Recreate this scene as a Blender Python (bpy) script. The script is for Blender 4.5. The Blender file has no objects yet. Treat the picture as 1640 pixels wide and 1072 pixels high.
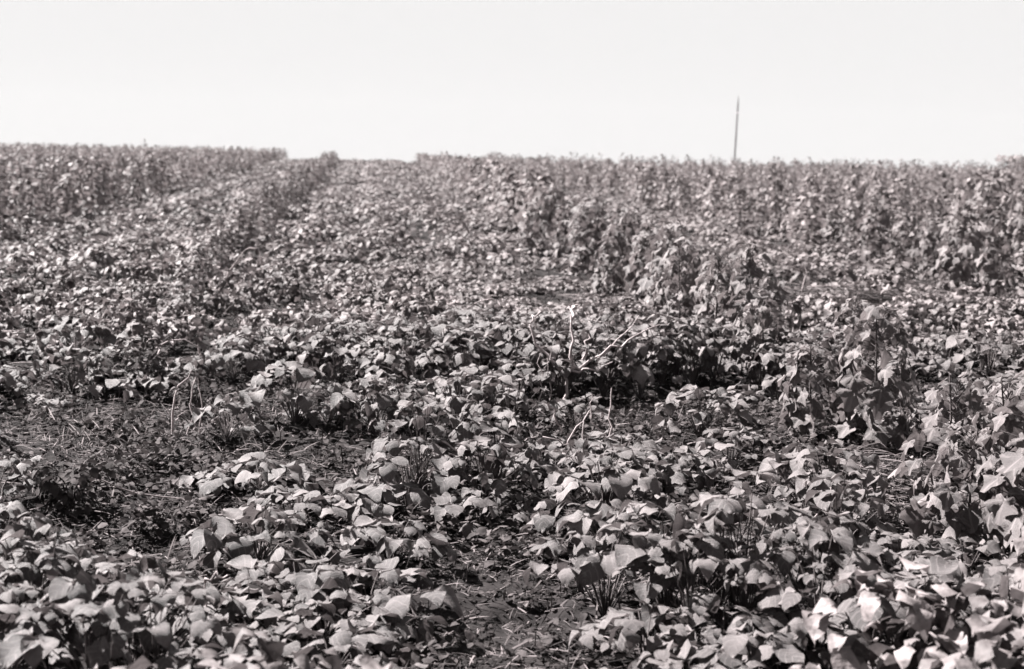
import bpy, math, random
import numpy as np
from mathutils import Matrix, Vector

R = math.radians
rng = np.random.default_rng(7)
random.seed(7)
SC = bpy.context.scene

# ------------------------------------------------------------------ camera
EYE = 1.6
cam_data = bpy.data.cameras.new('camera')
cam_data.lens = 50; cam_data.sensor_width = 36
cam_data.clip_start = 0.05; cam_data.clip_end = 6000
cam_data.dof.use_dof = True
cam_data.dof.focus_distance = 6.2
cam_data.dof.aperture_fstop = 3.4
cam = bpy.data.objects.new('camera', cam_data)
SC.collection.objects.link(cam)
cam.matrix_world = (Matrix.Translation((0, 0, EYE)) @ Matrix.Rotation(R(-5.5), 4, 'Z')
                    @ Matrix.Rotation(math.pi/2 - R(6.24), 4, 'X') @ Matrix.Rotation(R(1.0), 4, 'Z'))
SC.camera = cam

# ------------------------------------------------------------------ light
SUN_DIR = Vector((-0.82, 0.46, 0.0)).normalized()      # towards the sun, over the ground
SUN_EL = R(45)
world = bpy.data.worlds.new('World'); SC.world = world
world.use_nodes = True
nt = world.node_tree; nt.nodes.clear()
sky = nt.nodes.new('ShaderNodeTexSky'); sky.sky_type = 'NISHITA'; sky.sun_disc = False
sky.sun_elevation = SUN_EL; sky.sun_rotation = math.atan2(SUN_DIR.x, SUN_DIR.y)
sky.air_density = 1.0; sky.dust_density = 1.0; sky.ozone_density = 1.0
bw = nt.nodes.new('ShaderNodeRGBToBW')                 # black and white film
mn = nt.nodes.new('ShaderNodeMath'); mn.operation = 'MINIMUM'; mn.inputs[1].default_value = 1.82
cmb = nt.nodes.new('ShaderNodeVectorMath'); cmb.operation = 'SCALE'; cmb.inputs[0].default_value = (1.0, 0.985, 0.985)
bg = nt.nodes.new('ShaderNodeBackground'); bg.inputs['Strength'].default_value = 0.05
wo = nt.nodes.new('ShaderNodeOutputWorld')
L = nt.links.new
L(sky.outputs[0], bw.inputs[0]); L(bw.outputs[0], mn.inputs[0]); L(mn.outputs[0], cmb.inputs['Scale'])
L(cmb.outputs[0], bg.inputs[0]); L(bg.outputs[0], wo.inputs[0])

sun_data = bpy.data.lights.new('sun', 'SUN'); sun_data.energy = 5.0; sun_data.angle = R(0.6)
sun_data.color = (1.0, 0.985, 0.97)
sun = bpy.data.objects.new('sun', sun_data); SC.collection.objects.link(sun)
sd = Vector((SUN_DIR.x*math.cos(SUN_EL), SUN_DIR.y*math.cos(SUN_EL), math.sin(SUN_EL)))
sun.rotation_euler = sd.to_track_quat('Z', 'Y').to_euler()
sun.location = (-8, 4, 12)

SC.view_settings.view_transform = 'Standard'; SC.view_settings.look = 'None'
SC.view_settings.gamma = 1; SC.view_settings.use_curve_mapping = False
SC.view_settings.exposure = 3.25
SC.render.filter_size = 2.1
SC.cycles.max_bounces = 5; SC.cycles.diffuse_bounces = 2; SC.cycles.glossy_bounces = 1
SC.cycles.transmission_bounces = 3; SC.cycles.volume_bounces = 0
SC.cycles.use_denoising = True; SC.cycles.denoiser = 'OPENIMAGEDENOISE'; SC.cycles.denoising_input_passes = 'RGB_ALBEDO_NORMAL'

# ------------------------------------------------------------------ materials
TINT = (1.0, 0.86, 0.865)                              # warm tone of the print
def ramp_grey(v): return (v*TINT[0], v*TINT[1], v*TINT[2], 1)

def leaf_material(name, lo, hi, source, trans=0.3, rough=0.5, spec=0.4, veins=True, noise_scale=45):
    m = bpy.data.materials.new(name); m.use_nodes = True
    t = m.node_tree; t.nodes.clear(); K = t.links.new
    out = t.nodes.new('ShaderNodeOutputMaterial')
    if source == 'object':
        oi = t.nodes.new('ShaderNodeObjectInfo'); val = oi.outputs['Random']
    else:
        at = t.nodes.new('ShaderNodeAttribute'); at.attribute_name = 'tone'; val = at.outputs['Fac']
    rp = t.nodes.new('ShaderNodeValToRGB')
    rp.color_ramp.elements[0].position = 0; rp.color_ramp.elements[0].color = ramp_grey(lo)
    rp.color_ramp.elements[1].position = 1; rp.color_ramp.elements[1].color = ramp_grey(hi)
    e = rp.color_ramp.elements.new(0.6); e.color = ramp_grey(lo + (hi-lo)*0.45)
    K(val, rp.inputs[0])
    tc = t.nodes.new('ShaderNodeTexCoord')
    nz = t.nodes.new('ShaderNodeTexNoise'); nz.inputs['Scale'].default_value = noise_scale; nz.inputs['Detail'].default_value = 3
    K(tc.outputs['Object'], nz.inputs['Vector'])
    mr = t.nodes.new('ShaderNodeMapRange'); mr.inputs['From Min'].default_value = .3; mr.inputs['From Max'].default_value = .7
    mr.inputs['To Min'].default_value = .72; mr.inputs['To Max'].default_value = 1.28
    K(nz.outputs['Fac'], mr.inputs['Value'])
    vm = t.nodes.new('ShaderNodeVectorMath'); vm.operation = 'SCALE'
    K(rp.outputs[0], vm.inputs[0]); K(mr.outputs[0], vm.inputs['Scale'])
    col = vm.outputs[0]
    bump = None
    if veins:
        at2 = t.nodes.new('ShaderNodeAttribute'); at2.attribute_name = 'vein'
        sm = t.nodes.new('ShaderNodeMath'); sm.operation = 'SMOOTH_MAX' if False else 'GREATER_THAN'; sm.inputs[1].default_value = 0.86
        wv = t.nodes.new('ShaderNodeMath'); wv.operation = 'SINE'
        K(at2.outputs['Fac'], wv.inputs[0]); K(wv.outputs[0], sm.inputs[0])
        mx = t.nodes.new('ShaderNodeMix'); mx.data_type = 'RGBA'
        K(sm.outputs[0], mx.inputs['Factor']); K(col, mx.inputs['A'])
        mx.inputs['B'].default_value = ramp_grey(hi*1.35)
        mh = t.nodes.new('ShaderNodeMath'); mh.operation = 'MULTIPLY'; mh.inputs[1].default_value = .45
        K(sm.outputs[0], mh.inputs[0]); t.links.remove(mx.inputs['Factor'].links[0]); K(mh.outputs[0], mx.inputs['Factor'])
        col = mx.outputs['Result']
    pb = t.nodes.new('ShaderNodeBsdfPrincipled')
    K(col, pb.inputs['Base Color'])
    pb.inputs['Roughness'].default_value = rough
    pb.inputs['Specular IOR Level'].default_value = spec
    bp = t.nodes.new('ShaderNodeBump'); bp.inputs['Strength'].default_value = .6; bp.inputs['Distance'].default_value = .008
    K(nz.outputs['Fac'], bp.inputs['Height']); K(bp.outputs[0], pb.inputs['Normal'])
    tr = t.nodes.new('ShaderNodeBsdfTranslucent'); K(col, tr.inputs['Color'])
    ms = t.nodes.new('ShaderNodeMixShader'); ms.inputs[0].default_value = trans
    K(pb.outputs[0], ms.inputs[1]); K(tr.outputs[0], ms.inputs[2]); K(ms.outputs[0], out.inputs[0])
    return m

def plain_material(name, lo, hi, scale=20, rough=.8, bump=.4, dist=.01, source=None):
    m = bpy.data.materials.new(name); m.use_nodes = True
    t = m.node_tree; K = t.links.new; pb = t.nodes['Principled BSDF']
    tc = t.nodes.new('ShaderNodeTexCoord')
    nz = t.nodes.new('ShaderNodeTexNoise'); nz.inputs['Scale'].default_value = scale; nz.inputs['Detail'].default_value = 6
    K(tc.outputs['Object'], nz.inputs['Vector'])
    rp = t.nodes.new('ShaderNodeValToRGB')
    rp.color_ramp.elements[0].position = .3; rp.color_ramp.elements[0].color = ramp_grey(lo)
    rp.color_ramp.elements[1].position = .7; rp.color_ramp.elements[1].color = ramp_grey(hi)
    if source == 'tone':
        at = t.nodes.new('ShaderNodeAttribute'); at.attribute_name = 'tone'; K(at.outputs['Fac'], rp.inputs[0])
    else: K(nz.outputs['Fac'], rp.inputs[0])
    K(rp.outputs[0], pb.inputs['Base Color'])
    pb.inputs['Roughness'].default_value = rough; pb.inputs['Specular IOR Level'].default_value = .04
    bp = t.nodes.new('ShaderNodeBump'); bp.inputs['Strength'].default_value = bump; bp.inputs['Distance'].default_value = dist
    K(nz.outputs['Fac'], bp.inputs['Height']); K(bp.outputs[0], pb.inputs['Normal'])
    return m

M_LEAF = leaf_material('low_leaf', .038, .085, 'object', trans=.2, spec=.2, rough=.6)
M_LEAF_S = leaf_material('low_leaf_mass', .055, .115, 'tone', trans=.2, veins=False, spec=.12, rough=.65)  # paler than the near leaf: haze over the distance put into the colour
M_TALL = leaf_material('tall_leaf', .055, .10, 'object', trans=.3, spec=.2, rough=.6)
M_TALL_S = leaf_material('tall_leaf_mass', .065, .135, 'tone', trans=.3, veins=False, spec=.12, rough=.65)  # lighter copy of the near tall leaf, distance haze painted in
M_WEED = leaf_material('weed_leaf', .016, .05, 'tone', trans=.15, spec=.04, rough=.8, veins=False)
M_STEM = plain_material('green_stem', .03, .06, 60, .6, .2, .002)
M_DRY = plain_material('dry_stalk', .15, .26, 40, .7, .3, .002)
M_LITTER = plain_material('litter', .008, .09, 40, .8, .2, .002, 'tone')
M_SOIL = plain_material('soil', .006, .016, 9, .95, .8, .03)
M_CLOD = plain_material('clod', .006, .022, 30, .95, .8, .01)
M_WOOD = plain_material('weathered_pole', .03, .06, 12, .8, .3, .01)
M_METAL = plain_material('pole_fitting', .12, .2, 12, .6, .1, .01)

# ------------------------------------------------------------------ terrain
def lattice(n, seed): return np.random.default_rng(seed).random((n, n))
_LAT = [lattice(256, 100+i) for i in range(8)]
def noise(x, y, scale, k=0):
    x = np.asarray(x, float)/scale + 97.3; y = np.asarray(y, float)/scale + 51.7
    xi = np.floor(x).astype(int); yi = np.floor(y).astype(int); fx = x-xi; fy = y-yi
    fx = fx*fx*(3-2*fx); fy = fy*fy*(3-2*fy); a = _LAT[k]
    g = lambda i, j: a[i % 256, j % 256]
    return (g(xi, yi)*(1-fx)+g(xi+1, yi)*fx)*(1-fy) + (g(xi, yi+1)*(1-fx)+g(xi+1, yi+1)*fx)*fy
def sstep(a, b, x):
    t = np.clip((np.asarray(x, float)-a)/(b-a), 0, 1); return t*t*(3-2*t)
SLOPE = .03
def big_z(x, y):
    x = np.asarray(x, float); y = np.asarray(y, float)
    z = SLOPE*y
    d = np.clip(y-74, 0, 18); z = z - .002*d*d
    d2 = np.clip(y-92, 0, None); z = z - .072*d2
    z = z - .14*sstep(0, 14, x)*np.clip(y/90, 0, 1)
    return np.maximum(z, -7 + 0*z)
def ground_z(x, y):
    near = 1 - sstep(25, 60, y)
    return big_z(x, y) + near*(.05*(noise(x, y, .9, 1)-.5) + .06*(noise(x, y, .22, 2)-.5) + .05*(noise(x, y, .1, 3)-.5)) - .03*np.exp(-((np.asarray(x)-.3)**2/.1 + (np.asarray(y)-4.6)**2/.3))

def mesh_from(name, V, F, mat, tone=None, smooth=False, vein=None):
    """V (n,3), F (m,3) triangles"""
    V = np.asarray(V, np.float32); F = np.asarray(F, np.int32)
    me = bpy.data.meshes.new(name)
    me.vertices.add(len(V)); me.vertices.foreach_set('co', V.ravel())
    k = F.shape[1]
    me.loops.add(F.size); me.loops.foreach_set('vertex_index', F.ravel())
    me.polygons.add(len(F)); me.polygons.foreach_set('loop_start', np.arange(0, F.size, k, dtype=np.int32))
    me.update(calc_edges=True)
    if tone is not None:
        a = me.attributes.new('tone', 'FLOAT', 'POINT'); a.data.foreach_set('value', np.asarray(tone, np.float32))
    if vein is not None:
        a = me.attributes.new('vein', 'FLOAT', 'POINT'); a.data.foreach_set('value', np.asarray(vein, np.float32))
    me.polygons.foreach_set('use_smooth', np.full(len(F), smooth, dtype=bool))
    me.materials.append(mat)
    me.update()
    return me
def link(name, me, parent=None, kind=None, label=None, cat=None, group=None):
    o = bpy.data.objects.new(name, me); SC.collection.objects.link(o)
    if parent is not None: o.parent = parent
    if kind: o['kind'] = kind
    if label: o['label'] = label
    if cat: o['category'] = cat
    if group: o['group'] = group
    return o

def grid_sheet(name, xs, ys, mat, zf):
    X, Y = np.meshgrid(xs, ys); Z = zf(X, Y)
    V = np.stack([X, Y, Z], -1).reshape(-1, 3)
    nx, ny = len(xs), len(ys)
    i = (np.arange(ny-1)[:, None]*nx + np.arange(nx-1)[None, :]).ravel()
    F = np.stack([i, i+1, i+nx+1, i+nx], -1)
    return mesh_from(name, V, F, mat, smooth=True)
xs = np.concatenate([-np.geomspace(150, 14, 18), np.arange(-13.5, -3, .5), np.arange(-3, 4.5, .05), np.arange(4.5, 14, .5), np.geomspace(14.2, 150, 18)])
ys = np.concatenate([-np.geomspace(30, 3, 8), np.arange(-2, 3, .5), np.arange(3, 12, .05), np.arange(12, 40, .25), np.arange(40, 170, 2), np.geomspace(172, 205, 8)])
g = link('ground', grid_sheet('ground', xs, ys, M_SOIL, ground_z), kind='structure')
g['label'] = 'dark bare soil of the field, rising gently to a crest'

# ------------------------------------------------------------------ thin summer haze
def box(name, a, b, mat):
    V = [(x, y, z) for x in (a[0], b[0]) for y in (a[1], b[1]) for z in (a[2], b[2])]
    F = [(0, 1, 3, 2), (4, 6, 7, 5), (0, 4, 5, 1), (2, 3, 7, 6), (0, 2, 6, 4), (1, 5, 7, 3)]
    return mesh_from(name, V, F, mat)
M_HAZE = bpy.data.materials.new('haze'); M_HAZE.use_nodes = True
t = M_HAZE.node_tree; t.nodes.clear()
pv = t.nodes.new('ShaderNodeVolumePrincipled'); pv.inputs['Density'].default_value = .0001
pv.inputs['Color'].default_value = (.95, .93, .93, 1); pv.inputs['Anisotropy'].default_value = .2
t.links.new(pv.outputs[0], t.nodes.new('ShaderNodeOutputMaterial').inputs['Volume'])
link('haze', box('haze', (-155, -35, -8.5), (155, 212, 12.5), M_HAZE), kind='stuff', label='thin pale haze lying over the whole field', cat='haze')

# ------------------------------------------------------------------ view wedge (where the field has to be planted)
def in_view(x, y, margin=1.0):
    lo = -.268*y - margin; hi = .47*y + margin
    return (x > lo) & (x < hi)

# ------------------------------------------------------------------ leaf templates
def ovate(seed, nl=6, nw=2, size=1.0):
    r = np.random.default_rng(seed)
    wid = r.uniform(.68, .95); fold = r.uniform(-.2, .35); droop = r.uniform(.0, 1.3)
    wav = r.uniform(.04, .16); ph = r.uniform(0, 6.28); twist = r.uniform(-.35, .35); curl = r.uniform(-1.0, 1.2)
    fr = r.uniform(6, 10); bend = r.uniform(-.18, .18); rough = r.uniform(.006, .016)
    V = []; U = []; F = []
    for i in range(nl+1):
        t = i/nl
        w = wid*.5*(math.sin(math.pi*min(1, t**.72))**.8)*(1 if 0 < i < nl else .02)*(1+r.uniform(-.12, .12))
        for j in range(-nw, nw+1):
            q = j/nw; x = w*q; z = fold*abs(x) - curl*x*x + wav*math.sin(fr*t+ph+q*2.6)*abs(q) + r.uniform(-rough, rough)
            a = droop*t
            y2 = t*math.cos(a*.6); z2 = z - t*math.sin(a*t)*.7
            V.append((x*math.cos(twist*t) + bend*t*t, y2, z2 + x*math.sin(twist*t))); U.append(t*26 - abs(q)*9)
    n = 2*nw+1
    for i in range(nl):
        for j in range(n-1):
            k = i*n+j
            F.append((k, k+1, k+n+1)); F.append((k, k+n+1, k+n))
    return np.array(V)*size, np.array(F), np.array(U)
def lobed(seed, size=1.0):
    r = np.random.default_rng(seed)
    n = 18; V = [(0, .28, 0)]; U = [0.]
    cup = r.uniform(-.4, .4); dr = r.uniform(.2, .9); ph = r.uniform(0, 6.28); wv = r.uniform(.07, .2)
    out = []
    for k in range(n):
        th = -math.pi/2 + 2*math.pi*(k+.5)/n          # starts at the stalk notch
        phi = (th - math.pi/2 + math.pi) % (2*math.pi) - math.pi
        lobe = .5 + .13*math.cos(5*phi) + .10*math.cos(phi) - .12*max(0, math.cos(phi-math.pi))**4
        lobe *= 1+r.uniform(-.07, .07)
        out.append((lobe, th, phi))
    for ring in (.55, 1.0):
        for lobe, th, phi in out:
            rr = lobe*(ring if ring < 1 else 1)
            x = rr*math.cos(th); y = .38 + rr*math.sin(th)
            z = cup*rr*rr + wv*math.sin(3*th+ph)*rr - dr*max(0, y)**2*.5 + r.uniform(-.02, .02) + (.05*math.cos(5*phi) if ring < 1 else 0)
            V.append((x, y, z)); U.append(5*phi + math.pi/2)
    U[0] = math.pi/2
    F = []
    for k in range(n):
        k2 = (k+1) % n
        F.append((0, 1+k, 1+k2))
        F.append((1+k, 1+n+k, 1+n+k2)); F.append((1+k, 1+n+k2, 1+k2))
    # keep the lobe pattern continuous enough for the vein lines
    return np.array(V)*size, np.array(F), np.array(U)
def simple_leaf(seed, wid=.75):
    """eight triangles: folded, drooping"""
    r = np.random.default_rng(seed)
    f = r.uniform(-.3, .4); d = r.uniform(-.1, .6); w = wid*.5; q = r.uniform(-.12, .12)
    V = [(0, 0, 0), (w*.85, .28, f*w), (-w*.85, .28, f*w+q*.3), (0, .4, -.02), (w*.8, .66, f*w-d*.35), (-w*.8, .66, f*w-d*.3+q), (0, .72, -d*.4), (0, 1, -d*.8)]
    F = [(0, 1, 3), (0, 3, 2), (3, 1, 4), (3, 4, 6), (2, 3, 5), (3, 6, 5), (6, 4, 7), (5, 6, 7)]
    return np.array(V), np.array(F), None
def kite_leaf(seed, wid=.85):
    r = np.random.default_rng(seed)
    f = r.uniform(.0, .25); d = r.uniform(.1, .5); w = wid*.5
    V = [(0, 0, 0), (w, .45, f*w), (-w, .45, f*w), (0, .5, -.06), (0, 1, -d*.7)]
    F = [(0, 1, 3), (0, 3, 2), (3, 1, 4), (2, 3, 4)]
    return np.array(V), np.array(F), None

def rots(az, pitch, roll):
    """rotation matrices Rz(az) Rx(pitch) Ry(roll) for leaves lying along +Y"""
    ca, sa = np.cos(az), np.sin(az); cp, sp = np.cos(pitch), np.sin(pitch); cr, sr = np.cos(roll), np.sin(roll)
    n = len(az); A = np.zeros((n, 3, 3)); B = np.zeros((n, 3, 3)); C = np.zeros((n, 3, 3))
    A[:, 0, 0] = ca; A[:, 0, 1] = -sa; A[:, 1, 0] = sa; A[:, 1, 1] = ca; A[:, 2, 2] = 1
    B[:, 0, 0] = 1; B[:, 1, 1] = cp; B[:, 1, 2] = -sp; B[:, 2, 1] = sp; B[:, 2, 2] = cp
    C[:, 1, 1] = 1; C[:, 0, 0] = cr; C[:, 0, 2] = sr; C[:, 2, 0] = -sr; C[:, 2, 2] = cr
    return A @ B @ C
def bake(templates, pos, az, pitch, roll, size, tone):
    """joined mesh arrays of many leaves"""
    n = len(pos); pick = rng.integers(0, len(templates), n); RM = rots(az, pitch, roll)
    VV, FF, TT = [], [], []; base = 0
    for k, (v, f, _) in enumerate(templates):
        s = np.where(pick == k)[0]
        if not len(s): continue
        w = np.einsum('nij,vj->nvi', RM[s], v)*size[s][:, None, None] + pos[s][:, None, :]
        VV.append(w.reshape(-1, 3))
        FF.append((f[None] + (np.arange(len(s))*len(v))[:, None, None]).reshape(-1, 3) + base)
        TT.append(np.repeat(tone[s], len(v)))
        base += len(s)*len(v)
    return np.concatenate(VV), np.concatenate(FF), np.concatenate(TT)
def merge(parts):
    VV, FF, TT = [], [], []; b = 0
    for v, f, t in parts:
        VV.append(v); FF.append(f+b); TT.append(t); b += len(v)
    return np.concatenate(VV), np.concatenate(FF), np.concatenate(TT)

def tube(points, radii, sides=4):
    P = np.array(points, float); n = len(P); V = []; F = []
    for i in range(n):
        d = P[min(i+1, n-1)]-P[max(i-1, 0)]; d = d/(np.linalg.norm(d)+1e-9)
        a = np.cross(d, (0, 0, 1) if abs(d[2]) < .9 else (1, 0, 0)); a /= np.linalg.norm(a); b = np.cross(d, a)
        for k in range(sides):
            t = 2*math.pi*k/sides
            V.append(P[i] + radii[i]*(math.cos(t)*a+math.sin(t)*b))
    for i in range(n-1):
        for k in range(sides):
            k2 = (k+1) % sides; q = i*sides
            F.append((q+k, q+k2, q+sides+k2)); F.append((q+k, q+sides+k2, q+sides+k))
    return np.array(V), np.array(F), np.zeros(len(V))

# shared leaf meshes for the plants that are built one by one
OV = [ovate(i) for i in range(32)]
OV_ME = [mesh_from('leaf', v, f, M_LEAF, smooth=True, vein=u) for v, f, u in OV]
LO = [lobed(50+i) for i in range(12)]
LO_ME = [mesh_from('leaf', v, f, M_TALL, smooth=True, vein=u) for v, f, u in LO]
SIMPLE = [simple_leaf(i, .6+.04*i) for i in range(12)]
KITE = [kite_leaf(i) for i in range(6)]
MID = [ovate(300+i, 4, 1) for i in range(16)]
LOB_S = [simple_leaf(40+i, 1.0) for i in range(8)]

# ------------------------------------------------------------------ how lush the low crop is at a point
def gauss(x, y, cx, cy, rx, ry): return np.exp(-((x-cx)/rx)**2 - ((y-cy)/ry)**2)
def lush(x, y):
    d = .93 + 0*x
    # open strip on the left of the front
    s = sstep(-.35, -.75, x + .25*(noise(x, y, .5, 3)-.5))*sstep(4.75, 5.15, y)*(1-sstep(8.0, 9.0, y))*sstep(-2.5, -2.2, x - .0*y)
    d = d - .86*s
    # bare patch in the front
    d = d - 1.0*((np.abs(x-.36) < .36 + .1*(noise(x, y, .3, 2)-.5)) & (y < 4.98))
    # strip of cut stalks beside the tall row on the right
    s2 = sstep(1.72, 1.95, x + .2*(noise(x, y, .4, 4)-.5))*sstep(4.7, 5.0, y)*(1-sstep(7.9, 8.6, y))*(1-sstep(2.9, 3.4, x))
    d = d - .85*s2
    # dry grass band
    s3 = gauss(x, y, 4.9, 13.6, 1.9, 1.2); d = d - .75*s3
    d = d - 1.5*gauss(x, y, 1.15, 7.85, .55, .5)
    # dark hollows
    for cx, cy, rx, ry in ((.45, 5.35, .4, .14), (.0, 5.75, .35, .12), (2.0, 7.66, .25, .2), (.95, 4.95, .4, .12), (1.4, 5.9, .35, .13), (-.1, 6.9, .5, .12),
                           (3.4, 8.5, .5, .2), (-2.1, 9.3, .6, .3), (-.75, 8.2, .4, .15), (.6, 6.6, .3, .12), (1.55, 5.3, .25, .12), (-.8, 12.5, .35, .12), (.3, 12.2, .4, .12), (-4, 14, .6, .25), (4, 15.5, .5, .2), (-3.3, 11.3, .5, .2)):
        d = d - 1.15*gauss(x, y, cx, cy, rx*1.1, ry*1.65)
    return np.clip(d, 0, 1)
def canopy(x, y):
    m = noise(x, y, .55, 5); b = noise(x, y, 2.2, 6)
    near = .09 + .25*sstep(.35, .65, m) + .07*b
    far = .05 + .30*sstep(.40, .62, .75*noise(x, y, .62, 3) + .25*noise(x, y, 2.4, 1))
    w = sstep(9, 13, y)
    ridge = .5 + .5*np.cos(2*math.pi*(x + .35*(noise(x, y, 4, 7)-.5))/.98)
    far = far*(.62 + .5*ridge)
    far = far*(1 - .3*sstep(1.0, 1.8, x))*(1 - .3*(1-sstep(-3.8, -2.8, x)))*(1 - .42*sstep(18, 40, y))
    return near*(1-w) + far*w + .03*noise(x, y, .2, 2)
def gaps(x, y):
    # how likely a plant stands here: clumps with dark hollows between
    q = .6*noise(x, y, .5, 4) + .4*noise(x, y*1.4, 1.3, 0)
    near = .03 + .97*sstep(.375, .435, q + .25*(1-sstep(4.75, 5.0, y)))
    far = .05 + .95*sstep(.33, .43, .7*noise(x, y, .5, 4) + .3*noise(x, y, 1.7, 0) + .05*np.cos(2*math.pi*(x + .35*(noise(x, y, 4, 7)-.5))/.98))
    w = sstep(9, 12, y)
    return near*(1-w) + far*w

# jittered planting grid
def planting(y0, y1, step, x0=-60, x1=60):
    P = []
    ys_ = np.arange(y0, y1, step)
    for i, y in enumerate(ys_):
        xx = np.arange(max(x0, -.268*y-2.2), min(x1, .47*y+2.2), step) + (i % 2)*step*.5
        P.append(np.stack([xx, np.full_like(xx, y)], -1))
    P = np.concatenate(P); P += rng.uniform(-.36, .36, P.shape)*step
    return P
BLOCK_L = -5.35          # tall crop begins left of this line
BLOCK_R = 9.0            # and right of this one
def low_zone(P): return (P[:, 0] > BLOCK_L+.2) & (P[:, 0] < BLOCK_R-.2)

near = planting(3.3, 10.2, .27); near = near[low_zone(near)]
near = near[rng.random(len(near)) < lush(near[:, 0], near[:, 1])*gaps(near[:, 0], near[:, 1])]
vis = in_view(near[:, 0], near[:, 1], .15) & (near[:, 1] > 3.7)
dist = np.hypot(near[:, 0], near[:, 1])
order = np.argsort(np.where(vis, dist, 1e9))
N_IND = min(300, int(vis.sum()))
ind = near[order[:N_IND]]; rest_near = near[order[N_IND:]]
Y_IND = dist[order[N_IND-1]]
print('individual low plants', N_IND, 'out to', Y_IND)

# ------------------------------------------------------------------ landmarks used in the wording of labels
LAND = [('the bare soil patch', .30, 4.65), ('the forked pale dry stalk', 1.1, 8.3), ('the arching dry stalks', -1.05, 7.55),
        ('the dark wilted weed', -1.25, 5.9), ('the bottom left corner of the photo', -1.1, 4.2), ('the bottom right corner of the photo', 2.0, 4.15),
        ('the trampled strip by the tall row', 2.2, 6.0), ('the second tall plant from the front', 2.58, 7.25)]
ORD = ['nearest', 'second', 'third', 'fourth', 'fifth', 'sixth', 'seventh', 'eighth', 'ninth', 'tenth', 'eleventh', 'twelfth', 'thirteenth', 'fourteenth', 'fifteenth',
       'sixteenth', 'seventeenth', 'eighteenth', 'nineteenth', 'twentieth']
def ordn(k):
    tens = {20: 'twenty', 30: 'thirty', 40: 'forty', 50: 'fifty', 60: 'sixty', 70: 'seventy', 80: 'eighty', 90: 'ninety'}
    unit = ['', 'first', 'second', 'third', 'fourth', 'fifth', 'sixth', 'seventh', 'eighth', 'ninth']
    teens = ORD[9:20]
    if k == 0: return 'first'
    n = k+1
    if n < 10: return unit[n]
    if n <= 20: return teens[n-10]
    if n % 10 == 0: return tens[n][:-1] + 'ieth'
    return (tens[n//10*10] if n < 100 else 'hundred and ' + str(n % 100)) + '-' + unit[n % 10]
low_labels = [None]*N_IND
bucket = {}
for i, (x, y) in enumerate(ind):
    b = min(range(len(LAND)), key=lambda k: math.hypot(x-LAND[k][1], (y-LAND[k][2])))
    dx, dy = x-LAND[b][1], y-LAND[b][2]
    side = ('to the right of' if dx > 0 else 'to the left of') if abs(dx) > abs(dy) else ('behind' if dy > 0 else 'in front of')
    bucket.setdefault((b, side), []).append((math.hypot(dx, dy), i))
for (b, side), L_ in bucket.items():
    for k, (_, i) in enumerate(sorted(L_)):
        w = ordn(k); w = 'nearest' if k == 0 else w + ' nearest'
        low_labels[i] = 'low leafy plant ' + w + ' ' + side + ' ' + LAND[b][0]

# ------------------------------------------------------------------ low leafy plants, one by one
def low_layout(seed):
    r = np.random.default_rng(seed); leaves = []; stems = []
    n = int(r.integers(18, 21)); RR = .23
    for k in range(n):
        a = k*2.39996 + r.uniform(-.3, .3)
        q = math.sqrt((k+.4)/n)*r.uniform(.9, 1.08)
        rad = RR*q; h = math.sqrt(max(.04, 1-.82*min(1, q)**2.2))*r.uniform(.84, 1.06)
        if r.random() < .12: h *= r.uniform(1.08, 1.3)
        tip = np.array([-math.sin(a)*rad, math.cos(a)*rad, h]); stems.append(tip)
        s = r.uniform(.052, .1)*(1 if r.random() > .25 else .6)
        for m, da in enumerate((0, 1.35, -1.35)):
            az = a + da + r.normal(0, .25)
            out = .75*q*q*(1 if m == 0 else .45)
            leaves.append((tip + np.array([-math.sin(az)*.012, math.cos(az)*.012, r.uniform(-.01, .01)]), az, -out + R(r.normal(-4, 12)), R(r.normal(0, 12)), s*(1.08 if m == 0 else .95), int(r.integers(0, 32))))
    return leaves, stems
LAYOUTS = [low_layout(200+i) for i in range(12)]
def stem_mesh(stems, H):
    parts = []
    for t in stems:
        mid = np.array([t[0]*.35, t[1]*.35, t[2]*.6])
        P = [np.array([0, 0, -.02]), mid*np.array([1, 1, H]), t*np.array([1, 1, H])]
        parts.append(tube(P, [.0035, .0026, .0018], 3))
    v, f, t_ = merge(parts)
    return mesh_from('stems', v, f, M_STEM, smooth=True)
STEMS = [stem_mesh(s, 1.0) for _, s in LAYOUTS]
col = SC.collection.objects
n_leaf = 0
for i, (x, y) in enumerate(ind):
    k = i % 12; H = float(canopy(x, y))*random.uniform(.9, 1.12)
    d = float(lush(np.array([x]), np.array([y]))[0])
    if d < .35: H *= .6
    sc_ = random.uniform(.88, 1.18)*(.8 if d < .35 else 1)
    root = bpy.data.objects.new('leafy_plant', None); col.link(root)
    root.location = (x, y, float(ground_z(x, y))); root.rotation_euler = (0, 0, random.uniform(0, 6.28))
    root.empty_display_size = .05
    root['label'] = low_labels[i]; root['category'] = 'plant'; root['group'] = 'low leafy plants covering the front of the field'
    st = bpy.data.objects.new('stem', STEMS[k]); col.link(st); st.parent = root; st.scale = (sc_, sc_, H)
    for (tip, az, p, r_, s, q) in LAYOUTS[k][0]:
        o = bpy.data.objects.new('leaf', OV_ME[(q + i*5) % 32]); col.link(o); o.parent = root
        o.location = (tip[0]*sc_, tip[1]*sc_, tip[2]*H)
        e = Matrix.Rotation(az, 3, 'Z') @ Matrix.Rotation(p + random.uniform(-.15, .15), 3, 'X') @ Matrix.Rotation(r_, 3, 'Y')
        o.rotation_euler = e.to_euler(); ss = s*sc_*random.uniform(.85, 1.15); o.scale = (ss, ss, ss)
        n_leaf += 1
print('leaf objects', n_leaf)

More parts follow.
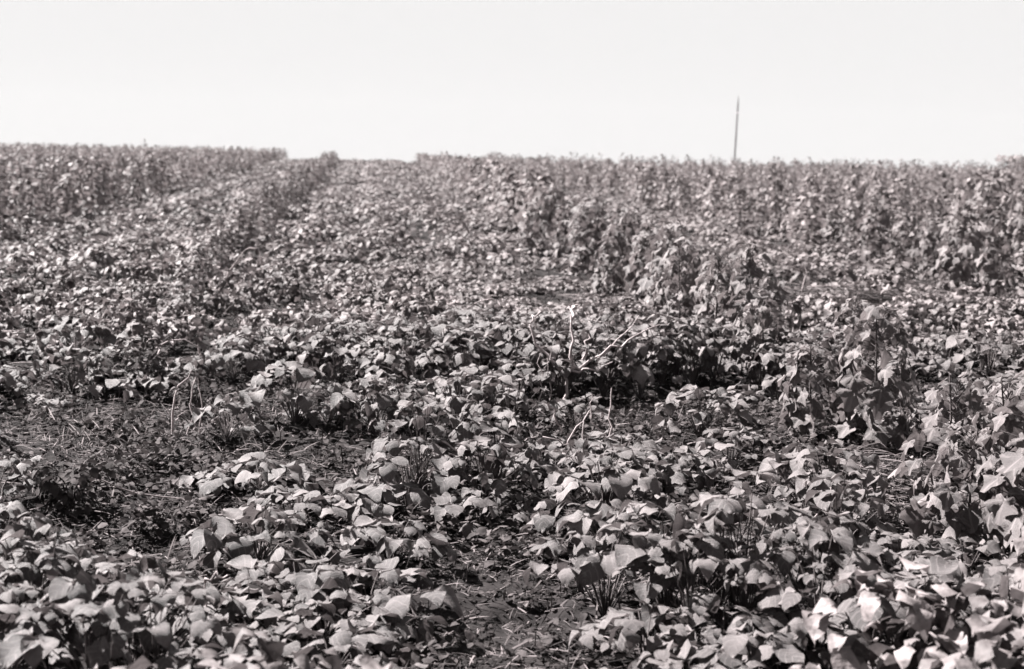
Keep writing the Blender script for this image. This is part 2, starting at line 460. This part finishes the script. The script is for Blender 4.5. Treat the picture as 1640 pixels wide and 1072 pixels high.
# ------------------------------------------------------------------ the rest of the low crop, one mass
def cover_leaves(P, n, size, templates, dome=.17, hmul=1.0):
    m = len(P); idx = np.repeat(np.arange(m), n); N = m*n
    cx, cy = P[idx, 0], P[idx, 1]
    u = rng.random(N); a = rng.uniform(0, 2*math.pi, N); rad = dome*np.sqrt(u)
    x = cx + rad*np.cos(a); y = cy + rad*np.sin(a)
    H = canopy(cx, cy)*hmul*np.repeat(rng.uniform(.8, 1.2, m), n)
    q = rad/dome; z = ground_z(cx, cy) + H*np.sqrt(1-.85*q**2.2)*rng.uniform(.86, 1.08, N)
    az = a - math.pi/2 + rng.normal(0, .8, N)
    tone = np.clip(.45 + .2*rng.normal(0, 1, N) + .7*(noise(cx, cy, .7, 7)-.5) + np.repeat(rng.normal(0, .2, m), n), 0, 1)
    return bake(templates, np.stack([x, y, z], -1), az, -.6*q*q + np.radians(rng.normal(-4, 15, N)), np.radians(rng.normal(0, 15, N)), size*rng.uniform(.65, 1.3, N), tone)
parts = []
if len(rest_near): parts.append(cover_leaves(rest_near, 50, .082, MID, .22))
def zone(y0, y1, step, dens=.9):
    P = planting(y0, y1, step); P = P[low_zone(P)]
    keep = rng.random(len(P)) < dens*lush(P[:, 0], P[:, 1])*gaps(P[:, 0], P[:, 1])
    return P[keep]
parts.append(cover_leaves(zone(10.2, 15, .26), 52, .074, MID, .22))
parts.append(cover_leaves(zone(15, 26, .28), 34, .085, SIMPLE, .24))
parts.append(cover_leaves(zone(26, 48, .36), 26, .10, KITE, .27))
parts.append(cover_leaves(zone(48, 100, .5), 20, .15, KITE, .36))
v, f, t_ = merge(parts); print('cover tris', len(f))
link('ground_cover', mesh_from('ground_cover', v, f, M_LEAF_S, tone=t_, smooth=True), kind='stuff',
     label='dense low leafy crop covering the middle and far field', cat='crop')

# ------------------------------------------------------------------ tall plants
tall = []     # x, y, height, row
front = [(2.6, 5.5, .66), (2.28, 5.2, .5), (2.35, 7.45, .5), (2.75, 9.7, .55), (2.8, 12.7, .6), (2.3, 14.0, .5), (2.75, 14.2, .66), (2.4, 16.0, .7), (2.62, 12.0, .6), (2.5, 11.5, .66), (2.66, 13.6, .6), (2.6, 15.9, .62), (2.45, 17.1, .66), (2.5, 8.9, .5), (2.7, 10.4, .6), (2.42, 5.0, .78), (2.62, 7.2, .72), (2.44, 5.75, .62), (2.85, 8.3, .55), (2.55, 9.45, .72), (2.44, 10.1, .66), (2.68, 10.9, .62), (2.55, 12.4, .72), (2.70, 13.2, .7), (2.50, 14.5, .72), (2.62, 15.4, .6), (2.58, 16.8, .68)]
front.sort(key=lambda p: p[1])
for p in front: tall.append((*p, 'main'))
y = 17.6
while y < 84:
    tall.append((2.5 + random.gauss(0, .13), y, random.uniform(.6, .88)*(1 if y < 60 else .8), 'main')); y += random.uniform(.28, .62)
y = 10.5
while y < 84:
    tall.append((-1.42 + random.gauss(0, .14) - .012*y, y, random.uniform(.36, .70)*(1 if y > 16 else .8), 'mid')); y += random.uniform(.3, .95) if y > 17 else random.uniform(.9, 1.8)
for rx, nm, y0 in ((6.45, 'right', 13.0),):
    y = y0
    while y < 84:
        tall.append((rx + random.gauss(0, .2), y, random.uniform(.5, .85), nm)); y += random.uniform(.3, .65)
rx = 3.55; k = 0
while rx < BLOCK_R - .5:
    y = 40 + 1.5*k + random.uniform(-2, 2)
    if abs(rx-6.45) > .5:
        while y < 84:
            tall.append((rx + random.gauss(0, .15), y, random.uniform(.4, .62), 'm%d' % k)); y += random.uniform(.5, 1.2)
    rx += 1.1; k += 1
k = 0; rx = BLOCK_R
while rx < 46:
    y = max(17, (rx-1.5)/.47)
    while y < 84:
        tall.append((rx + random.gauss(0, .16), y, random.uniform(.32, .76) if random.random() > .10 else random.uniform(.8, 1.0), 'r%d' % k)); y += random.uniform(.4, 1.1)
    rx += 1.15; k += 1
k = 0; rx = BLOCK_L
while rx > -28:
    y = max(18.5, (-rx-1.5)/.268)
    while y < 84:
        tall.append((rx + random.gauss(0, .12), y, random.uniform(.5, .85), 'l%d' % k)); y += random.uniform(.35, .8)
    rx -= .9; k += 1
tall.append((-11.6, 73, 1.2, 'l9'))
tall = [t for t in tall if -.268*t[1]-1.5 < t[0] < .47*t[1]+1.5]
def ramp_(y): return 1.28 - .28*min(1, max(0, (y-38)/34))
tall = [(t[0], t[1], t[2]*(ramp_(t[1]) if t[1] > 8 else 1.08), t[3]) for t in tall]
tall.sort(key=lambda t: math.hypot(t[0], t[1]))
print('tall plants', len(tall))
def seen(t): return bool(in_view(t[0], t[1], .1))
ti = [t for t in tall if seen(t)][:300]; tset = set(map(id, ti)); trest = [t for t in tall if id(t) not in tset]
rows = {}
for t in ti: rows.setdefault(t[3], []).append(t)
ROWNAME = {'main': 'from front in the main row right of centre', 'mid': 'from front in the dark row left of centre', 'right': 'from front in the scattered right-hand row'}
def row_words(nm):
    if nm in ROWNAME: return ROWNAME[nm]
    j = int(nm[1:])
    if nm[0] == 'm': return 'from front in %s short row by the crest' % ordn(j)
    return ('from front in %s row of right-hand thicket' if nm[0] == 'r' else 'from front in %s row of left-hand thicket') % ordn(j)
tall_label = {}
for nm, L_ in rows.items():
    for k, t in enumerate(sorted(L_, key=lambda t: t[1])):
        lead = 'tall plant with drooping lobed leaves' if nm in ('main', 'right') else ('sparse upright plant in painted shade' if nm == 'mid' else 'upright bushy tall plant')
        tall_label[id(t)] = '%s, %s %s' % (lead, ordn(k), row_words(nm))

def tall_layout(seed, n=30):
    r = np.random.default_rng(seed); L_ = []
    for k in range(n):
        u = (k+.5)/n; h = .14 + .84*u
        a = k*2.4 + r.uniform(-.5, .5)
        reach = (.05 + .11*math.sin(math.pi*min(1, u*.9+.12)))*r.uniform(.7, 1.25)
        s = (.115 - .05*u**2.5)*r.uniform(.55, 1.25)
        L_.append((np.array([-math.sin(a)*reach, math.cos(a)*reach, h]), a + r.normal(0, .4), R(r.uniform(-80, -30) if u < .9 else r.uniform(-50, 20)), R(r.normal(0, 20)), s, int(r.integers(0, 12))))
    return L_
TL = [tall_layout(900+i, 66) for i in range(8)]
def tall_stem_mesh(lay, seed):
    r = np.random.default_rng(seed); bend = r.uniform(-.04, .04, 2)
    parts = [tube([np.array([bend[0]*u*u, bend[1]*u*u, u-.03]) for u in (0, .35, .7, 1)], [.008, .007, .005, .003], 5)]
    for (tip, *_r) in lay:
        b = np.array([0, 0, max(.02, tip[2]-.06)])
        parts.append(tube([b, (b+tip)/2+np.array([0, 0, .015]), tip], [.003, .0025, .002], 3))
    v, f, _t = merge(parts)
    return mesh_from('stem', v, f, M_STEM, smooth=True)
TSTEM = [tall_stem_mesh(l, i) for i, l in enumerate(TL)]
SPLIT = 20.0
# foliage of farther plants: every leaf real, joined per plant
def foliage_mesh(seed, n, size, width, templates):
    r = np.random.default_rng(seed)
    u = r.random(n); a = r.uniform(0, 6.28, n); reach = width*(.35+.65*np.sin(np.pi*np.clip(u*.9+.1, 0, 1)))*np.sqrt(r.random(n))
    pos = np.stack([-np.sin(a)*reach, np.cos(a)*reach, .1+.9*u], -1)
    return bake(templates, pos, a+r.normal(0, .5, n), np.radians(r.uniform(-80, -10, n)), np.radians(r.uniform(-30, 30, n)), size*r.uniform(.6, 1.3, n)*(1-.35*u), np.clip(r.normal(.5, .28, n), 0, 1))
FOL = [foliage_mesh(70+i, 95, .115, .2, LOB_S) for i in range(10)]
FOL_ME = [mesh_from('foliage', v, f, M_TALL_S, tone=t_, smooth=True) for v, f, t_ in FOL]
FOL_THIN_SHADED = [mesh_from('foliage', *fm[:2], M_TALL_S, tone=fm[2]*.2, smooth=True) for fm in [foliage_mesh(170+i, 120, .08, .17, LOB_S) for i in range(6)]]  # tone lowered: the row's shaded near side is painted into its leaves
for i, t in enumerate(ti):
    x, y, h, nm = t
    root = bpy.data.objects.new('tall_plant', None); col.link(root); root.empty_display_size = .1
    root.location = (x, y, float(ground_z(x, y)) - .01); root.rotation_euler = (R(random.uniform(-5, 5)), R(random.uniform(-5, 5)), random.uniform(0, 6.28))
    root['label'] = tall_label[id(t)]; root['category'] = 'plant'
    root['group'] = 'tall plants standing in rows across the field'
    st = bpy.data.objects.new('stem', TSTEM[i % 8]); col.link(st); st.parent = root; st.scale = (1, 1, h)
    wide = random.uniform(.75, 1.05)*(h/.7)**.5*(1.05 if nm == 'main' else 1.0 if nm == 'mid' else 1)
    if y < SPLIT and nm != 'mid':
        for (tip, az, p, r_, s, q) in TL[i % 8]:
            o = bpy.data.objects.new('leaf', LO_ME[(q+i) % 12]); col.link(o); o.parent = root
            o.location = (tip[0]*wide, tip[1]*wide, tip[2]*h)
            e = Matrix.Rotation(az, 3, 'Z') @ Matrix.Rotation(p, 3, 'X') @ Matrix.Rotation(r_, 3, 'Y')
            ss = min(.15, s*wide*random.uniform(.8, 1.15)); o.rotation_euler = e.to_euler(); o.scale = (ss, ss, ss)
    else:
        me = FOL_THIN_SHADED[i % 6] if nm == 'mid' else FOL_ME[i % 10]
        o = bpy.data.objects.new('foliage', me); col.link(o); o.parent = root; o['kind'] = 'stuff'
        o.scale = (wide, wide, h)
# beyond the first three hundred
T = np.array([(t[0], t[1], t[2], 0 if t[3] == 'mid' else 1) for t in trest])
def tall_mass(T, n, size, width, templates):
    m = len(T); idx = np.repeat(np.arange(m), n); N = m*n
    u = rng.random(N); a = rng.uniform(0, 6.28, N); reach = width*(.35+.65*np.sin(np.pi*np.clip(u*.9+.1, 0, 1)))*np.sqrt(rng.random(N))
    pos = np.stack([T[idx, 0]-np.sin(a)*reach, T[idx, 1]+np.cos(a)*reach, ground_z(T[idx, 0], T[idx, 1]) + (.08+.92*u)*T[idx, 2]], -1)
    return bake(templates, pos, a+rng.normal(0, .5, N), np.radians(rng.uniform(-80, 0, N)), np.radians(rng.uniform(-30, 30, N)), size*rng.uniform(.6, 1.3, N)*(1-.35*u),
                np.clip(rng.normal(.5, .28, N)*np.where(T[idx, 3] > 0, 1, .6), 0, 1))  # leaves of the mid row darkened, shade put into their tone
c = T[:, 1]
parts = []
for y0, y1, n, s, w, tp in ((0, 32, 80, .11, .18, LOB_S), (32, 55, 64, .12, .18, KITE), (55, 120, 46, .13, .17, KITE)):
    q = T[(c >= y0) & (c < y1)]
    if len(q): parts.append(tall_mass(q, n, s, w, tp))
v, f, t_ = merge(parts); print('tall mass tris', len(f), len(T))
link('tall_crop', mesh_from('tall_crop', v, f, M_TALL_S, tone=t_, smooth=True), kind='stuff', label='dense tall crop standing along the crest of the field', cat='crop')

# ------------------------------------------------------------------ litter, small weeds, clods
def scatter_pts(n, y0, y1):
    y = np.sqrt(rng.uniform(y0**2, y1**2, n)); x = rng.uniform(-.268, .47, n)*y + rng.uniform(-1, 1, n)*.8
    return x, y
strip = [(np.array([(-.003, 0, 0), (.003, 0, 0), (.0028, .35, .03), (-.0028, .35, .03), (.0024, .7, .02), (-.0024, .7, .02), (0, 1, -.02)]),
          np.array([(0, 1, 2), (0, 2, 3), (3, 2, 4), (3, 4, 5), (5, 4, 6)]), None)]
def fat(tpl, k): v = tpl[0].copy(); v[:, 0] *= k; return (v, tpl[1], None)
def litter(n, y0, y1, length, k, weight):
    x, y = scatter_pts(n, y0, y1); keep = rng.random(n) < weight(x, y); x, y = x[keep], y[keep]; N = len(x)
    z = ground_z(x, y) + rng.exponential(.012, N)
    up = rng.random(N) < .12
    return bake([fat(strip[0], k), fat(strip[0], k*1.5)], np.stack([x, y, z], -1), rng.uniform(0, 6.28, N), np.where(up, rng.uniform(.3, 1.4, N), rng.normal(.08, .12, N)), rng.uniform(-.6, .6, N), length*rng.uniform(.3, 1.5, N), np.clip(rng.beta(1.6, 3, N)+.1, 0, 1))
open_w = lambda x, y: np.clip(1.05 - lush(x, y), .35, 1)*np.clip(.3+1.2*noise(x, y, .4, 3), 0, 1)*(1-.6*(gauss(x, y, .3, 4.7, .5, .4) > .4))
parts = [litter(90000, 3.6, 9.5, .07, 7, open_w), litter(40000, 9.5, 17, .12, 8, open_w)]
# cut stalks, combed one way beside the tall row and across the dry grass band
def combed(n, cx, cy, rx, ry, length, az0):
    x = rng.normal(cx, rx, n); y = rng.normal(cy, ry, n); z = ground_z(x, y) + rng.exponential(.025, n)
    return bake([fat(strip[0], 4), fat(strip[0], 6)], np.stack([x, y, z], -1), az0 + rng.normal(0, .45, n), rng.normal(.1, .15, n), rng.uniform(-.6, .6, n), length*rng.uniform(.4, 1.4, n), np.clip(rng.beta(2, 2, n), 0, 1))
parts += [combed(2200, 2.25, 6.2, .26, .7, .20, 1.9), combed(900, 2.1, 4.9, .25, .3, .16, 1.4), combed(6000, 4.9, 13.6, 1.1, .6, .28, 1.7), combed(350, -1.0, 7.5, .3, .25, .14, .3)]
v, f, t_ = merge(parts)
link('plant_litter', mesh_from('plant_litter', v, f, M_LITTER, tone=t_), kind='stuff', label='dry cut stalks and grass littering the open soil', cat='litter')

def weeds(n, y0, y1, size, weight):
    x, y = scatter_pts(n, y0, y1); keep = rng.random(n) < weight(x, y); x, y = x[keep], y[keep]; N = len(x)
    k = 9; idx = np.repeat(np.arange(N), k); M = N*k
    a = rng.uniform(0, 6.28, M); rr = rng.uniform(0, .05, M)
    pos = np.stack([x[idx]+rr*np.cos(a), y[idx]+rr*np.sin(a), ground_z(x[idx], y[idx]) + rng.uniform(.005, .10, M)*(.3+noise(x[idx], y[idx], .3, 6))], -1)
    return bake(SIMPLE, pos, a, np.radians(rng.uniform(-35, 50, M)), rng.uniform(-.6, .6, M), size*rng.uniform(.5, 1.5, M), np.clip(rng.normal(.5, .3, M), 0, 1))
weed_w = lambda x, y: np.clip(1.05-lush(x, y)-.6*(np.abs(x-.36) < .5)*(y < 5.2), .03, 1)*np.clip(noise(x, y, .35, 6)*1.8-.4, 0, 1)*(1-.9*(gauss(x, y, .3, 4.7, .5, .4) > .4))
v, f, t_ = merge([weeds(9000, 3.7, 9.5, .034, weed_w), weeds(5000, 9.5, 18, .035, weed_w)])
link('small_weeds', mesh_from('small_weeds', v, f, M_WEED, tone=t_, smooth=True), kind='stuff', label='tiny weeds and leaf scraps on the open soil', cat='weeds')

ico = []
for s in range(4):
    r = np.random.default_rng(s)
    v = np.array([(1, 0, 0), (-1, 0, 0), (0, 1, 0), (0, -1, 0), (0, 0, .7), (0, 0, -.7), (.6, .6, .35), (-.6, .6, .35), (.6, -.6, .35), (-.6, -.6, .35)])*r.uniform(.7, 1.2, (10, 1))
    f = np.array([(4, 6, 7), (4, 8, 6), (4, 9, 8), (4, 7, 9), (6, 0, 2), (7, 2, 1), (8, 3, 0), (9, 1, 3), (6, 2, 7), (8, 0, 6), (9, 3, 8), (7, 1, 9), (0, 5, 2), (2, 5, 1), (1, 5, 3), (3, 5, 0)])
    ico.append((v, f, None))
x, y = scatter_pts(60000, 3.7, 13); w = np.clip(1.1-lush(x, y), .3, 1); kp = rng.random(60000) < w; x, y = x[kp], y[kp]; N = len(x)
v, f, t_ = bake(ico, np.stack([x, y, ground_z(x, y)], -1), rng.uniform(0, 6.28, N), rng.normal(0, .4, N), rng.normal(0, .4, N), np.minimum(rng.exponential(.009, N)+.003, .02), np.zeros(N))
link('soil_clods', mesh_from('soil_clods', v, f, M_CLOD), kind='stuff', label='small clods of dark soil lying in the open strip', cat='soil')

# ------------------------------------------------------------------ single dry stalks and weeds
def bez(p0, p1, p2, n=7):
    p0, p1, p2 = map(np.array, (p0, p1, p2))
    return [(1-t)**2*p0 + 2*t*(1-t)*p1 + t*t*p2 for t in np.linspace(0, 1, n)]
def stalk(name, x, y, branches, label, cat='dry stalk', group='pale dry stalks standing among the low plants', mat=M_DRY, r0=.006):
    root = link(name, None, label=label, cat=cat, group=group); root.location = (x, y, float(ground_z(x, y))); root.empty_display_size = .05
    for br in branches:
        P = bez(*br[:3]); rr = (br[3] if len(br) > 3 else r0)*(1.3 if 'forked dry' in label and 'left' not in label else .85)
        P = [p + (np.array([random.gauss(0, .010) for _ in range(3)]) if 0 < q < len(P)-1 else 0) for q, p in enumerate(P)]
        v, f, _t = tube(P, list(np.linspace(rr, rr*.45, len(P))), 5)
        link('branch', mesh_from('branch', v, f, mat, smooth=True), root)
    return root
F0 = (0, 0, -.02)
stalk('dry_stalk', 1.13, 8.28, [((-.01, 0, 0), (-.01, 0, .12), (-.01, 0, .26), .010), ((0, 0, .22), (-.17, .02, .30), (-.22, .05, .50), .010), ((0, 0, .22), (.05, 0, .34), (.02, .02, .56), .009), ((.02, .02, .54), (.0, .06, .62), (.07, .1, .62), .010),
      ((0, 0, .22), (.12, .02, .27), (.20, .0, .33), .010), ((.20, 0, .33), (.34, .05, .42), (.58, .15, .50), .006), ((.18, 0, .31), (.30, .02, .42), (.44, .1, .56), .005), ((.09, 0, .30), (.13, 0, .36), (.12, 0, .46), .008), ((-.22, .05, .50), (-.22, .05, .56), (-.16, .05, .58), .006),
      ((.02, 0, .24), (.16, -.02, .22), (.27, 0, .29), .007)], 'pale forked dry stalk with spreading bent branches in the middle of the field')
stalk('dry_stalk', .97, 8.2, [(F0, (.0, 0, .15), (-.01, 0, .33), .006), ((0, 0, .2), (.05, 0, .28), (.05, 0, .36), .005), ((.04, 0, 0), (.05, 0, .15), (.03, 0, .3), .005)], 'thin pale upright twigs just left of the forked dry stalk')
stalk('dry_stalk', -1.06, 7.5, [(F0, (-.02, 0, .28), (.10, .02, .37), .009), ((.07, 0, 0), (.09, 0, .2), (.12, .03, .33), .007), ((.14, 0, 0), (.16, 0, .2), (.13, .03, .33), .005), ((0, 0, .1), (.05, 0, .12), (.08, 0, .16), .004)], 'pair of pale arching dry stalks on the open soil at left')
stalk('dry_stalk', -1.45, 9.0, [(F0, (.05, 0, .42), (.34, .05, .26), .010), ((.34, .05, .26), (.37, .05, .22), (.36, .05, .14), .010), ((-.1, 0, .1), (-.02, 0, .35), (.12, .02, .30), .006)], 'broad pale arched stalk behind the arching pair at left')
stalk('dry_stalk', -1.5, 13.4, [(F0, (.15, 0, .35), (.28, .05, .48), .010), ((.0, 0, .05), (-.12, 0, .4), (-.2, .05, .42), .008), ((.28, .05, .48), (.45, .05, .58), (.42, .05, .35), .007), ((.1, 0, .1), (.5, 0, .4), (.75, .1, .35), .006)], 'crossed pale curved stalks further back in the dark row')
stalk('dry_stalk', .88, 6.75, [(F0, (.02, 0, .18), (.16, .03, .30), .008), ((-.05, 0, .34), (-.02, 0, .28), (.02, 0, .2), .008)], 'bent pale stalk leaning right among the front leaves')
stalk('dry_stalk', 1.05, 6.7, [(F0, (-.05, 0, .15), (-.05, 0, .27), .008)], 'short stout pale stub beside the bent pale stalk')
stalk('dry_stalk', .70, 6.35, [((-.12, 0, .14), (-.05, 0, .25), (.03, 0, .25), .006), ((.06, 0, .25), (.16, 0, .26), (.22, 0, .14), .006)], 'thin pale stalk arching over a leaf near the front middle')
stalk('dry_stalk', 1.17, 7.05, [(F0, (.03, 0, .2), (.02, 0, .33), .007), ((0, 0, .08), (-.12, 0, .2), (-.08, 0, .3), .005)], 'upright thin pale stalk just behind the bent pale stalk')
stalk('dry_stalk', 4.3, 14.2, [(F0, (.2, 0, .3), (-.1, 0, .5), .008), ((.1, 0, .1), (.4, 0, .15), (.6, 0, .1), .008), ((-.3, 0, .4), (.1, 0, .3), (.3, 0, .05), .006)], 'pale bent stalks tangled behind the dry grass band')
stalk('dry_stalk', .95, 11.0, [((-.2, 0, .3), (0, 0, .42), (.15, 0, .24), .007)], 'small pale arched stalk in the cover behind the forked one')
stalk('dry_stalk', -.9, 5.95, [((-.3, 0, .16), (-.1, .02, .06), (.22, 0, .03), .005), ((-.32, 0, .16), (-.34, 0, .13), (-.3, 0, .1), .005)], 'slender pale stalk lying right of the dark wilted weed')
stalk('dry_stalk', .12, 8.4, [(F0, (-.02, 0, .2), (-.05, 0, .36), .004), ((0, 0, .15), (.06, 0, .25), (.05, 0, .34), .004)], 'thin pale seedling stems at the left of the middle cover')
stalk('dry_stalk', -.52, 4.35, [(F0, (0, 0, .15), (.0, 0, .24), .006), ((0, 0, .24), (.03, 0, .28), (.07, 0, .26), .007)], 'hooked pale stalk at the bottom of the photo, left of the bare patch')
stalk('dry_stalk', 1.62, 5.15, [(F0, (.02, 0, .1), (.1, 0, .3), .005)], 'thin pale straw leaning at the edge of the trampled strip')

def bush(name, x, y, h, w, n, size, label, cat, mat, tone_mul=1.0, templates=SIMPLE):
    root = link(name, None, label=label, cat=cat); root.location = (x, y, float(ground_z(x, y))); root.empty_display_size = .1
    parts = []
    for k in range(7):
        a = random.uniform(0, 6.28); rr = w*random.uniform(.5, 1)
        parts.append(tube(bez(F0, (0, 0, h*.6), (rr*math.cos(a), rr*math.sin(a), h*random.uniform(.6, 1))), list(np.linspace(.005, .002, 7)), 4))
    v, f, _t = merge(parts); link('stem', mesh_from('stem', v, f, M_STEM, smooth=True), root)
    a = rng.uniform(0, 6.28, n); u = rng.random(n); rr = w*np.sqrt(rng.random(n))*(.5+.5*u)
    v, f, t_ = bake(templates, np.stack([rr*np.cos(a), rr*np.sin(a), h*(.2+.8*u)], -1), a-1.57, np.radians(rng.uniform(-60, 30, n)), rng.uniform(-.7, .7, n), size*rng.uniform(.5, 1.4, n), np.clip(rng.normal(.5, .3, n)*tone_mul, 0, 1))
    link('foliage', mesh_from('foliage', v, f, mat, tone=t_, smooth=True), root, kind='stuff')
    return root
bush('weed_bush', -1.25, 5.95, .26, .17, 300, .04, 'dark wilted weed with tiny pale leaf tips on the open soil', 'weed', M_WEED, .7)
bush('weed_bush', -.98, 7.95, .30, .16, 170, .035, 'small straggly weed behind the arching dry stalks', 'weed', M_WEED, .8)
bush('weed_bush', -1.42, 8.8, .34, .20, 150, .04, 'low dark weed under the broad arched stalk', 'weed', M_WEED, .6)
bush('shrub', 42.6, 92, 1.8, 1.5, 900, .22, 'pale rounded shrub peeping over the crest at the right edge', 'shrub', M_TALL_S, 1.8, KITE)

# ------------------------------------------------------------------ utility pole beyond the crest
px_, py_ = 23.5, 93.0
pole = link('utility_pole', None, label='lone slender wooden pole leaning slightly right, standing beyond the crest', cat='pole')
pole.location = (px_, py_, float(big_z(px_, py_)) - .2); pole.rotation_euler = (0, R(1.7), 0)
v, f, _t = tube([(0, 0, 0), (0, 0, 1.6), (0, 0, 3.4), (0, 0, 4.42)], [.058, .054, .048, .042], 10)
link('shaft', mesh_from('shaft', v, f, M_WOOD, smooth=True), pole)
v, f, _t = tube([(0, 0, 4.42), (0, 0, 4.53)], [.044, .044], 10)
link('insulator', mesh_from('insulator', v, f, M_METAL, smooth=True), pole)
v, f, _t = tube([(0, 0, 4.53), (0, 0, 5.0), (0, 0, 5.2), (0, 0, 5.6)], [.05, .046, .026, .009], 8)
link('tip', mesh_from('tip', v, f, M_WOOD, smooth=True), pole)
